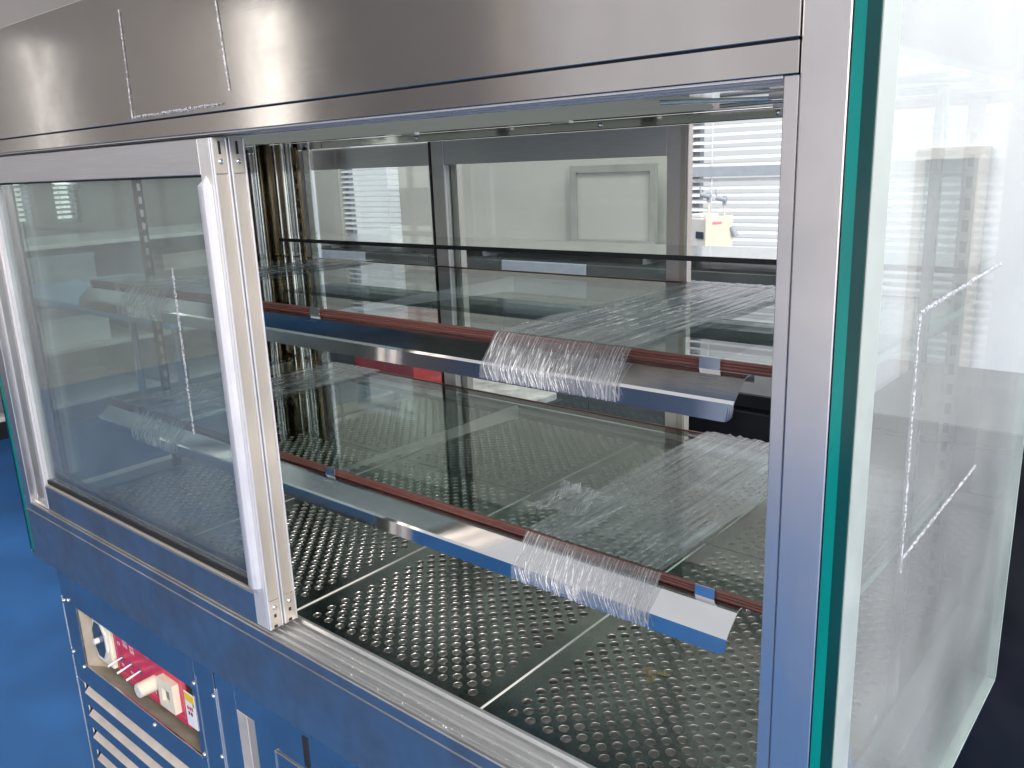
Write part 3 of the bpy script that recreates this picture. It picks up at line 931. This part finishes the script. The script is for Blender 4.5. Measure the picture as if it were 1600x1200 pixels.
# ---- sliding glass doors, both pushed to the left
def sliding_door(x0, x1, y, h):
    d = empty("sliding_door", ((x0 + x1) / 2, y, 0.80), case)
    z0, z1 = 0.8015, 1.4435
    th = 0.021
    # closing stile: face, two lips and an open channel to the right
    box("stile", x1 - 0.031, x1 - 0.0045, y, y + th, z0, z1, M['alu_v'], d, 0.0006)
    box("stile_lip", x1 - 0.0044, x1, y, y + 0.0026, z0, z1, M['white'], d, 0.0005)
    box("stile_lip", x1 - 0.0044, x1, y + th - 0.0022, y + th, z0, z1, M['white'], d, 0.0005)
    box("channel_back", x1 - 0.0044, x1 - 0.0034, y + 0.0028, y + th - 0.0024, z0 + 0.042, z1 - 0.042, M['beige'], d, 0)
    for (a, b, top) in ((z0, z0 + 0.041, False), (z1 - 0.041, z1, True)):
        c = box("end_cap", x1 - 0.0044, x1 - 0.0012, y + 0.0028, y + th - 0.0024, a, b, M['beige'], d, 0.0003)
        zc = (b - 0.0275) if top else (a + 0.031)
        screw("cap_screw", (x1 - 0.0012, y + th / 2, zc), (1, 0, 0), 0.0034, M['chrome'], c)
        if top:
            box("cap_slot", x1 - 0.0011, x1 - 0.0008, y + th / 2 - 0.0016, y + th / 2 + 0.0016, b - 0.019, b - 0.004, M['black'], c, 0)
        else:
            box("cap_slot", x1 - 0.0011, x1 - 0.0008, y + th / 2 - 0.0018, y + th / 2 + 0.0018, a + 0.016, a + 0.021, M['black'], c, 0)
            box("cap_slot", x1 - 0.0011, x1 - 0.0008, y + th / 2 - 0.0035, y + th / 2 + 0.0018, a + 0.001, a + 0.005, M['black'], c, 0)
    # far stile in three beads
    box("stile", x0, x0 + 0.012, y, y + th, z0, z1, M['alu_v'], d, 0.0006)
    box("glazing_bead", x0 + 0.0125, x0 + 0.017, y + 0.003, y + th - 0.003, z0 + 0.05, z1 - 0.042, M['white'], d, 0.0005)
    # rails
    box("top_rail", x0 + 0.0125, x1 - 0.0315, y + 0.0004, y + th - 0.0004, z1 - 0.0415, z1, M['alu'], d, 0.0006)
    box("bottom_rail", x0 + 0.0125, x1 - 0.0315, y + 0.0004, y + th - 0.0004, z0, z0 + 0.046, M['band'], d, 0.0006)
    box("bottom_bead", x0 + 0.0175, x1 - 0.0315, y + 0.001, y + th - 0.001, z0 + 0.0465, z0 + 0.050, M['beige'], d, 0.0005)
    box("glazing_gasket", x0 + 0.0175, x1 - 0.0315, y + 0.0045, y + th - 0.0045, z0 + 0.0503, z0 + 0.058, M['black'], d, 0)
    box("glazing_gasket", x0 + 0.0175, x1 - 0.0315, y + 0.0045, y + th - 0.0045, z1 - 0.0445, z1 - 0.0418, M['black'], d, 0)
    box("glass", x0 + 0.0172, x1 - 0.0313, y + 0.008, y + 0.012, z0 + 0.0583, z1 - 0.0448, M['door_glass'], d, 0)
    if h:
        # white pull with pointed ends
        xa, xb = x1 - 0.0325, x1 - 0.0090
        xm = (xa + xb) / 2 + 0.002
        za, zb = 0.851, 1.401
        yf = y - 0.0002
        yo = y - 0.0085
        bm = bmesh.new()
        sec = [(xa, yf), (xa + 0.002, yo + 0.002), (xm - 0.003, yo), (xm + 0.003, yo), (xb - 0.002, yo + 0.003), (xb, yf)]
        lo = [bm.verts.new((p[0], p[1], za + 0.012)) for p in sec]
        hi = [bm.verts.new((p[0], p[1], zb - 0.012)) for p in sec]
        for i in range(5):
            bm.faces.new((lo[i], lo[i + 1], hi[i + 1], hi[i]))
        for ring, zt in ((lo, za), (hi, zb)):
            tip = bm.verts.new((xm, yf, zt))
            for i in range(5):
                bm.faces.new((ring[i], ring[i + 1], tip))
        bm_obj("pull_handle", bm, M['white'], d)
    return d
sliding_door(-1.470, -0.733, 0.0028, True)
sliding_door(-1.531, -0.733, 0.0262, False)

# ---- lower body: recessed panels
YB = 0.03
lower = empty("machine_compartment", (-0.8, YB, 0.0), case)
box("left_frame", -1.560, -1.497, YB, YB + 0.004, 0.3855, 0.668, M['blue_panel'], lower)
box("left_frame", -1.560, -1.5262, YB, YB + 0.004, 0.10, 0.385, M['blue_panel'], lower)
box("top_frame", -1.4968, -1.0462, YB, YB + 0.004, 0.5685, 0.668, M['blue_panel'], lower)
box("right_frame", -1.046, -1.0285, YB, YB + 0.004, 0.10, 0.668, M['blue_panel'], lower)
box("mid_frame", -1.4968, -1.0462, YB, YB + 0.004, 0.385, 0.4365, M['blue_panel'], lower)
box("body_side", -1.560, -1.556, YB + 0.005, D - 0.02, 0.10, 0.668, M['blue_panel'], lower)
box("body_side", -0.030, -0.026, YB + 0.005, D - 0.02, 0.10, 0.668, M['blue_panel'], lower)
box("plinth", -1.54, -0.04, YB + 0.04, D - 0.04, 0.0, 0.098, M['dark'], lower)
box("underside", XL - 0.010, XR - 0.002, 0.0305, D - 0.002, 0.6685, 0.6715, M['band'], lower, 0)
box("panel_edge", -1.0278, -1.0262, YB - 0.001, YB + 0.004, 0.10, 0.60, M['chrome'], lower, 0)
box("filler_panel", -1.0260, -0.968, YB, YB + 0.004, 0.10, 0.668, M['blue_panel'], lower)
box("panel_edge", -0.9678, -0.9660, YB - 0.0015, YB + 0.004, 0.10, 0.60, M['chrome'], lower, 0)
box("filler_panel", -0.9658, -0.908, YB + 0.001, YB + 0.004, 0.10, 0.668, M['blue_panel'], lower)
box("reflection_strip", -0.9078, -0.880, YB + 0.001, YB + 0.005, 0.10, 0.588, M['louvre'], lower, 0.0008)  # made-up beige strips painting a pale reflection on the base front
box("reflection_strip", -0.8797, -0.858, YB + 0.0015, YB + 0.005, 0.10, 0.588, M['beige'], lower, 0.0008)
box("filler_panel", -0.9078, -0.858, YB + 0.001, YB + 0.004, 0.5885, 0.668, M['blue_panel'], lower)
for k in range(1):
    d = box("cabinet_door", -0.856 + k * 0.41, -0.05 + k * 0.405, YB - 0.001, YB + 0.016, 0.12, 0.664, M['blue_panel'], lower, 0.0015)
    box("grip_plate", -0.800 + k * 0.41, -0.64 + k * 0.41, YB - 0.0035, YB - 0.0012, 0.44, 0.566, M['blue_panel'], d, 0.0008)
    box("grip_edge", -0.8022 + k * 0.41, -0.8003 + k * 0.41, YB - 0.005, YB - 0.0012, 0.44, 0.566, M['chrome'], d, 0)
    box("vent_slit", -0.728 + k * 0.41, -0.716 + k * 0.41, YB - 0.0022, YB - 0.0011, 0.575, 0.625, M['dark'], d, 0)
for (x, z) in ((-1.553, 0.566), (-1.528, 0.574), (-1.5525, 0.447), (-1.508, 0.428), (-1.0345, 0.5835), (-1.0345, 0.445), (-0.9735, 0.585), (-0.9735, 0.47), (-1.215, 0.4215)):
    screw("panel_screw", (x, YB - 0.0001, z), (0, -1, 0), 0.0048, M['chrome'], lower)
box("screw_line", -1.5601, -1.5591, YB - 0.0012, YB + 0.003, 0.10, 0.575, M['chrome'], lower, 0)

# louvres: blades set in slots, their beige painting the reflected bright wall
for k in range(6):
    zt = 0.385 - k * 0.0545
    box("slat_frame", -1.5260, -1.0462, YB + 0.0002, YB + 0.004, zt - 0.0545 + 0.0005, zt - 0.024, M['blue_panel'], lower, 0.0004)
    prism("louvre_blade", [(YB + 0.020, zt - 0.0005), (YB + 0.018, zt - 0.0002), (YB - 0.003, zt - 0.0215), (YB - 0.0005, zt - 0.0235), (YB + 0.0005, zt - 0.0235)],
          -1.5225, -1.0464, M['louvre'], lower)
box("slot_back", -1.555, -1.03, YB + 0.03, YB + 0.034, 0.06, 0.40, M['dark'], lower, 0)

# ---- control panel in its recess
cp = empty("control_panel", (-1.27, 0.06, 0.45), case)
prism("recess_floor", [(YB + 0.0002, 0.4366), (YB + 0.062, 0.400), (YB + 0.062, 0.394), (YB + 0.0002, 0.430)], -1.4966, -1.0464, M['beige_paint'], cp)
box("recess_back", -1.4966, -1.0464, YB + 0.063, YB + 0.066, 0.395, 0.64, M['beige_paint'], cp, 0)
box("recess_side", -1.4990, -1.4968, YB + 0.0045, YB + 0.062, 0.40, 0.62, M['beige_paint'], cp, 0)
box("recess_side", -1.0462, -1.0440, YB + 0.0045, YB + 0.062, 0.40, 0.62, M['beige_paint'], cp, 0)
YP = YB + 0.022
rx0, rx1, rz0, rz1 = -1.392, -1.118, 0.446, 0.592
rp = box("red_plate", rx0, rx1, YP, YP + 0.003, rz0, rz1, M['red'], cp, 0.0006)
yl = YP - 0.0003
# thin printed border line
bl = [(rx0 + 0.006, rx1 - 0.012, yl, YP - 0.0001, rz0 + 0.013, rz0 + 0.0145), (rx1 - 0.0135, rx1 - 0.012, yl, YP - 0.0001, rz0 + 0.0146, rz1 - 0.006),
      (rx0 + 0.006, rx0 + 0.0075, yl, YP - 0.0001, rz0 + 0.0146, rz1 - 0.006)]
boxes("printed_border", bl, M['pink'], rp)
# rows of small printed characters too fine to read: strokes of text
pr = []
random.seed(11)
def marks(x, z, n, w=0.0048, hgt=0.0062):
    for i in range(n):
        xx = x + i * (w + 0.0016)
        pr.append((xx, xx + w, yl, YP - 0.0001, z + hgt - 0.0014, z + hgt))
        pr.append((xx + w * .4, xx + w * .4 + 0.0014, yl, YP - 0.0001, z, z + hgt - 0.001))
        if random.random() > .4:
            pr.append((xx, xx + w * .38, yl, YP - 0.0001, z + hgt * .45, z + hgt * .45 + 0.0008))
        if random.random() > .4:
            pr.append((xx + w * .6 + .0006, xx + w, yl, YP - 0.0001, z + 0.0002, z + 0.0010))
for (x, z, n) in ((-1.377, 0.538, 2), (-1.377, 0.520, 2), (-1.352, 0.532, 3), (-1.352, 0.524, 3), (-1.325, 0.529, 3), (-1.325, 0.521, 3),
                  (-1.272, 0.545, 5), (-1.258, 0.537, 2), (-1.194, 0.545, 5), (-1.372, 0.474, 2), (-1.335, 0.470, 2), (-1.246, 0.466, 2)):
    marks(x, z, n)
boxes("printed_marks", pr, M['paper'], rp)
for x in (-1.360, -1.322, -1.285):
    s = cyl("toggle_switch", (x, YP, 0.497), (x, YP - 0.004, 0.497), 0.0062, M['chrome'], cp, 12)
    cyl("lever", (x, YP - 0.004, 0.497), (x - 0.002, YP - 0.030, 0.4905), 0.0016, M['paper'], s, 10, 0.0024)
cyl("pilot_lamp", (-1.379, YP, 0.556), (-1.379, YP - 0.006, 0.556), 0.0055, M['green'], cp, 12)
cyl("pilot_lamp", (-1.357, YP, 0.560), (-1.357, YP - 0.006, 0.560), 0.0055, M['chrome'], cp, 12)
kb = cyl("dial_knob", (-1.232, YP, 0.493), (-1.232, YP - 0.034, 0.493), 0.0150, M['cream'], cp, 22, 0.0135)
cyl("knob_face", (-1.232, YP - 0.0341, 0.493), (-1.232, YP - 0.0352, 0.493), 0.0120, M['offwhite'], kb, 22)
# thermostat
tx0, tx1, tz0, tz1 = -1.196, -1.142, 0.469, 0.527
th = empty("thermostat", ((tx0 + tx1) / 2, YP, tz0), cp)
boxes("bezel", [(tx0, tx1, YP - 0.013, YP - 0.0002, tz0, tz0 + 0.014), (tx0, tx1, YP - 0.013, YP - 0.0002, tz1 - 0.017, tz1),
                (tx0, tx0 + 0.013, YP - 0.013, YP - 0.0002, tz0 + 0.014, tz1 - 0.017), (tx1 - 0.013, tx1, YP - 0.013, YP - 0.0002, tz0 + 0.014, tz1 - 0.017)], M['cream'], th)
box("display", tx0 + 0.013, tx1 - 0.013, YP - 0.006, YP - 0.0003, tz0 + 0.0145, tz1 - 0.0175, M['lcd'], th, 0)
# timer with octagonal window
bx0, bx1, bz0, bz1 = -1.478, -1.404, 0.452, 0.566
tm = empty("timer", ((bx0 + bx1) / 2, YP, bz0), cp)
box("housing", bx0, bx1, YP - 0.004, YP + 0.030, bz0, bz1, M['cream'], tm, 0.004, 2)
cxm, czm = (bx0 + bx1) / 2, (bz0 + bz1) / 2
def octagon(r, rz):
    return [(cxm + r * math.cos(math.pi / 8 + k * math.pi / 4), czm + rz * math.sin(math.pi / 8 + k * math.pi / 4)) for k in range(8)]
prism("window_ring", octagon(0.032, 0.048), YP - 0.0085, YP - 0.0042, M['offwhite'], tm, 'y')
prism("dial", octagon(0.027, 0.041), YP - 0.0095, YP - 0.0086, M['lcd'], tm, 'y')
cyl("dial_pin", (cxm, YP - 0.0096, czm), (cxm, YP - 0.019, czm), 0.006, M['paper'], tm, 12)
# sticker on the edge of the recess
YS = YB - 0.0012
st = box("sticker", -1.075, -1.042, YS, YS + 0.0008, 0.488, 0.555, M['paper'], cp, 0)
box("sticker_band", -1.0735, -1.0435, YS - 0.0004, YS - 0.0001, 0.538, 0.553, M['yellow'], st, 0)
for (x, z, mt) in ((-1.069, 0.521, 'red'), (-1.062, 0.521, 'red'), (-1.055, 0.522, 'red'), (-1.067, 0.511, 'lcd'), (-1.059, 0.511, 'lcd'), (-1.049, 0.532, 'green')):
    box("sticker_mark", x, x + 0.005, YS - 0.0004, YS - 0.0001, z, z + 0.007, M[mt], st, 0)

# ---------------------------------------------------------------- glass shelves with edging, steel rail and clips
YF, YK = 0.170, 0.622
def shelf(zt, label, rail_x1):
    s = empty("glass_shelf", (-0.785, 0.4, zt))
    tag(s, label, "shelf", "glass shelves in the case")
    x0, x1 = -1.512, -0.052
    box("glass", x0, x1, YF + 0.0032, YK - 0.0032, zt - 0.008, zt, M['shelf_glass'], s, 0)
    box("glass_edge", x1 + 0.0002, x1 + 0.0012, YF + 0.0032, YK - 0.0032, zt - 0.008, zt, M['pale_edge'], s, 0)
    e = []
    def strip(y, sg):
        # grooved brown edging, three ribs
        z = zt
        p = [(y, z + 0.0012), (y - sg * 0.0032, z + 0.0012), (y - sg * 0.0046, z - 0.0008), (y - sg * 0.0036, z - 0.0022), (y - sg * 0.0050, z - 0.0036),
             (y - sg * 0.0040, z - 0.0052), (y - sg * 0.0050, z - 0.0068), (y - sg * 0.0036, z - 0.0094), (y, z - 0.0094)]
        return prism("edge_strip", p, x0 + 0.002, x1 - 0.0005, M['brown'], s)
    strip(YF + 0.003, 1)
    strip(YK - 0.003, -1)
    # bent steel price rail hung below the front edge
    path = [(YF + 0.012, zt - 0.020), (YF + 0.012, zt - 0.0116), (YF + 0.009, zt - 0.0105), (YF - 0.004, zt - 0.0107), (YF - 0.009, zt - 0.0122),
            (YF - 0.0285, zt - 0.0290), (YF - 0.0305, zt - 0.0316), (YF - 0.0315, zt - 0.0490)]
    prof = thick_path(path, 0.0011)
    rl = empty("price_rail", (-0.8, YF, zt - 0.03), s)
    # right end has a rounded lower corner: build with the lip cut
    bm = bmesh.new()
    n = len(prof)
    xe = rail_x1
    va = [bm.verts.new((x0 + 0.01, p[0], p[1])) for p in prof]
    vb = [bm.verts.new((xe - 0.010, p[0], p[1])) for p in prof]
    for i in range(n):
        bm.faces.new((va[i], va[(i + 1) % n], vb[(i + 1) % n], vb[i]))
    bm.faces.new(va)
    # end piece in fine steps so the corner is round
    prev = vb
    for q in range(1, 7):
        a = q / 6 * math.pi / 2
        x = xe - 0.010 + 0.010 * math.sin(a)
        lift = 0.010 * (1 - math.cos(a))
        cur = []
        for p in prof:
            z = p[1]
            if z < zt - 0.0325:
                lim = zt - 0.0490 + lift
                z = max(z, lim)
            cur.append(bm.verts.new((x, p[0], z)))
        for i in range(n):
            bm.faces.new((prev[i], prev[(i + 1) % n], cur[(i + 1) % n], cur[i]))
        prev = cur
    bm.faces.new(prev[::-1])
    bm_obj("rail_body", bm, M['rail'], rl)
    # chrome clips over the edging
    for x in (-0.186, -0.80, -1.40):
        c = thick_path([(YF - 0.0045, zt + 0.0035), (YF - 0.0050, zt - 0.008), (YF - 0.0035, zt - 0.0115), (YF + 0.004, zt - 0.0130), (YF + 0.004, zt - 0.022)], 0.0009)
        prism("clip", c, x, x + 0.022, M['chrome'], s)
        c2 = thick_path([(YF - 0.002, zt - 0.0125), (YF - 0.012, zt - 0.0145), (YF - 0.0155, zt - 0.0190)], 0.0009)
        prism("clip_tongue", c2, x + 0.003, x + 0.024, M['chrome'], s)
    # bracket arms
    for x in (-0.0705, -0.80, -1.505):
        prism("bracket", [(0.61, zt - 0.0085), (0.61, zt - 0.035), (0.58, zt - 0.032), (YF + 0.03, zt - 0.014), (YF + 0.022, zt - 0.0085)], x, x + 0.0025, M['post'], s)
    return s
ZU, ZL_ = 1.2120, 0.9715
shelf(ZU, "upper glass shelf with brown edging and bent steel rail", -0.137)
shelf(ZL_, "lower glass shelf with brown edging, rail mirroring the blue floor", -0.137)


# ---------------------------------------------------------------- stretch film
def film(xa, xb, zt, label, seed, lump=False, nthreads=70, drop=0.047, amp=0.0016):
    rnd = random.Random(seed)
    t = empty("stretch_film", ((xa + xb) / 2, 0.4, zt))
    tag(t, label, "plastic film", "films wrapped round the shelves")
    NX = 70
    # path over the shelf top then down the rail front
    top = [(YK + 0.001 - k * (YK - YF + 0.004) / 60, zt + 0.0022) for k in range(61)]
    def build(name, path, mat, amp, v0):
        bm = bmesh.new()
        uv = bm.loops.layers.uv.new("UVMap")
        rows = []
        v = v0
        for j, (y, z) in enumerate(path):
            if j:
                v += math.dist(path[j], path[j - 1])
            r = []
            for i in range(NX + 1):
                u = i / NX
                x = xa + u * (xb - xa)
                s = noise.noise((u * 22 + seed, v * 2.2, seed)) + 0.5 * noise.noise((u * 55, v * 4.0, seed + 3))
                s2 = noise.noise((u * 5 + seed, v * 7, 9.1))
                h = amp * (0.9 + max(-0.9, s)) + amp * 0.6 * max(0, s2)
                edge = 0.003 * noise.noise((v * 18, seed, 4 if i == 0 else 8)) if i in (0, NX) else 0
                if name == "sheet":
                    p = (x + edge, y, z + h)
                else:
                    p = (x + edge, y - h * 0.9, z)
                r.append((bm.verts.new(p), (u * (xb - xa), v)))
            rows.append(r)
        for a, b in zip(rows, rows[1:]):
            for i in range(NX):
                f = bm.faces.new((a[i][0], a[i + 1][0], b[i + 1][0], b[i][0]))
                for lp, q in zip(f.loops, (a[i], a[i + 1], b[i + 1], b[i])):
                    lp[uv].uv = q[1]
                f.smooth = True
        return bm_obj(name, bm, mat, t, True), v
    o, v = build("sheet", top, M['film'], amp, 0.0)
    yb = YF - 0.0050
    drape = [(YF - 0.003, zt + 0.0022), (yb - 0.0015, zt - 0.0005), (YF - 0.0325, zt - 0.0300), (YF - 0.0342, zt - 0.0335), (YF - 0.0346, zt - drop)]
    dr = [drape[0]]
    for a, b in zip(drape, drape[1:]):
        for k in range(1, 6):
            dr.append((a[0] + (b[0] - a[0]) * k / 5, a[1] + (b[1] - a[1]) * k / 5))
    build("drape", dr, M['film_front'], 0.0006, v)
    # drawn white creases of the stretched drape
    bm = bmesh.new()
    L = [0]
    for a, b in zip(dr, dr[1:]):
        L.append(L[-1] + math.dist(a, b))
    def at(s):
        s = max(0, min(L[-1] - 1e-6, s))
        for i in range(len(L) - 1):
            if L[i + 1] >= s:
                f = (s - L[i]) / max(1e-9, L[i + 1] - L[i])
                return (dr[i][0] + (dr[i + 1][0] - dr[i][0]) * f, dr[i][1] + (dr[i + 1][1] - dr[i][1]) * f)
        return dr[-1]
    for k in range(nthreads):
        u = rnd.random()
        u = u if rnd.random() > .35 else 0.5 + rnd.gauss(0, 0.15)
        x = xa + min(.98, max(.02, u)) * (xb - xa)
        s0 = rnd.uniform(0.002, 0.036) if rnd.random() > .45 else rnd.uniform(0.040, 0.046)
        ln = rnd.uniform(0.010, 0.034)
        s1 = min(L[-1], s0 + ln)
        if s1 - s0 < 0.006:
            continue
        w = rnd.choice((0.00008, 0.0001, 0.00014, 0.0002, 0.0004))
        lean = rnd.gauss(0.16, 0.10)
        kink = 0.0440
        kk = rnd.gauss(0.25, 0.12)
        prev = None
        n = 6
        for q in range(n + 1):
            f = q / n
            s = s0 + (s1 - s0) * f
            y, z = at(s)
            xx = x + lean * (s - s0) + (kk * max(0, s - kink))
            ww = w * math.sin(math.pi * (0.08 + 0.84 * f)) + 0.00004
            cur = (bm.verts.new((xx - ww, y - 0.0016, z)), bm.verts.new((xx + ww, y - 0.0016, z)), bm.verts.new((xx, y - 0.0022, z)))
            if prev:
                bm.faces.new((prev[0], prev[2], cur[2], cur[0]))
                bm.faces.new((prev[2], prev[1], cur[1], cur[2]))
            prev = cur
    tag(bm_obj("creases", bm, M['crease'], t), kind="stuff")
    # long creases on the top sheet
    bm = bmesh.new()
    for k in range(34):
        x = xa + rnd.uniform(.04, .96) * (xb - xa)
        y = rnd.uniform(YF + 0.01, YK - 0.1)
        ln = rnd.uniform(0.02, 0.09)
        w = rnd.uniform(0.0001, 0.0004)
        lean = rnd.gauss(0, 0.06)
        prev = None
        for q in range(5):
            f = q / 4
            ww = w * math.sin(math.pi * (0.06 + 0.88 * f)) + 0.00003
            xx = x + lean * ln * f
            cur = (bm.verts.new((xx - ww, y + ln * f, zt + 0.0052)), bm.verts.new((xx + ww, y + ln * f, zt + 0.0052)), bm.verts.new((xx, y + ln * f, zt + 0.0058)))
            if prev:
                bm.faces.new((prev[0], prev[2], cur[2], cur[0]))
                bm.faces.new((prev[2], prev[1], cur[1], cur[2]))
            prev = cur
    tag(bm_obj("long_creases", bm, M['crease_soft'], t), kind="stuff")
    if lump:
        # crumpled loose tail at the left edge
        bm = bmesh.new()
        uv = bm.loops.layers.uv.new("UVMap")
        g = 16
        V = []
        for j in range(g + 1):
            r = []
            for i in range(g + 1):
                u, w = i / g, j / g
                x = xa - 0.045 + 0.075 * u + 0.012 * noise.noise((u * 5, w * 5, 1.7))
                y = 0.225 + 0.085 * w + 0.02 * (u - .5) + 0.014 * noise.noise((u * 5, w * 5, 7.7))
                z = zt + 0.003 + 0.026 * abs(noise.noise((u * 4.2, w * 3.6, 3.1))) * (1 - abs(u - .35)) + 0.004 * abs(noise.noise((u * 11, w * 11, 5)))
                r.append(bm.verts.new((x, y, z)))
            V.append(r)
        for j in range(g):
            for i in range(g):
                if (i == 0 or i == g - 1) and (j * 7) % 3 == 0:
                    continue
                f = bm.faces.new((V[j][i], V[j][i + 1], V[j + 1][i + 1], V[j + 1][i]))
                for lp, q in zip(f.loops, ((i, j), (i + 1, j), (i + 1, j + 1), (i, j + 1))):
                    lp[uv].uv = (q[0] * .005, q[1] * .006)
        bm_obj("crumpled_tail", bm, M['film_front'], t)
    return t


film(-0.447, -0.262, ZU, "clear stretch film wrapped over the upper shelf's right part", 3, False, 115)
film(-0.412, -0.226, ZL_, "crumpled clear stretch film wrapped over the lower shelf's right part", 8, True, 105, 0.047, 0.0034)
film(-1.36, -1.20, ZL_, "clear film on the lower shelf behind the left glass door", 14, True, 60)
film(-1.34, -1.19, ZU, "clear film on the upper shelf behind the left glass door", 21, False, 60)


# ---------------------------------------------------------------- torn tape remnants
def tape(name, p0, p1, width, axis, label, seed, off):
    """ragged strip between two points in the plane normal to axis, at that offset"""
    rnd = random.Random(seed)
    p0, p1 = Vector(p0), Vector(p1)
    d = (p1 - p0)
    L = d.length
    d.normalize()
    n = Vector((-d.y, d.x))
    steps = max(8, int(L / 0.004))
    bm = bmesh.new()
    def P(q, o):
        return (q.x, o, q.y) if axis == 'y' else (o, q.x, q.y)
    sg = -1 if axis == 'y' else 1
    prev = None
    for k in range(steps + 1):
        f = k / steps
        c = p0 + d * L * f + n * 0.0006 * noise.noise((f * 9, seed, 0))
        w = width * (0.35 + 0.5 * abs(noise.noise((f * L * 130, seed, 2))) + 0.5 * rnd.random())
        a, b = c + n * w * .5, c - n * w * .5
        h = sg * (0.0003 + 0.0011 * rnd.random())
        cur = (bm.verts.new(P(a, off)), bm.verts.new(P(c, off + h)), bm.verts.new(P(b, off)))
        if prev:
            bm.faces.new((prev[0], prev[1], cur[1], cur[0]))
            bm.faces.new((prev[1], prev[2], cur[2], cur[1]))
        prev = cur
    o = bm_obj(name, bm, M['tape'], None)
    tag(o, label, "tape", "torn tape remnants on the case")
    return o


tape("tape_remnant", (-0.8965, 1.603), (-0.9005, 1.474), 0.0036, 'y', "left upright torn tape line on the steel header", 1, -0.0032)
tape("tape_remnant", (-0.900, 1.4755), (-0.690, 1.4775), 0.0050, 'y', "lying torn tape line along the header's lower edge", 2, -0.0032)
tape("tape_remnant", (-0.683, 1.622), (-0.673, 1.490), 0.0034, 'y', "right upright torn tape line on the steel header", 3, -0.0032)
tape("tape_remnant", (-0.879, 1.284), (-0.882, 1.053), 0.0085, 'y', "upright torn tape line on the left glass door", 4, 0.0105)
tape("tape_remnant", (0.131, 1.279), (0.138, 1.06), 0.0040, 'x', "upright torn tape line on the right side glass", 5, 0.0168)
tape("tape_remnant", (0.131, 1.279), (0.40, 1.287), 0.0060, 'x', "upper torn tape line across the right side glass", 6, 0.0168)
tape("tape_remnant", (0.140, 1.072), (0.384, 1.080), 0.0065, 'x', "lower torn tape line across the right side glass", 7, 0.0168)
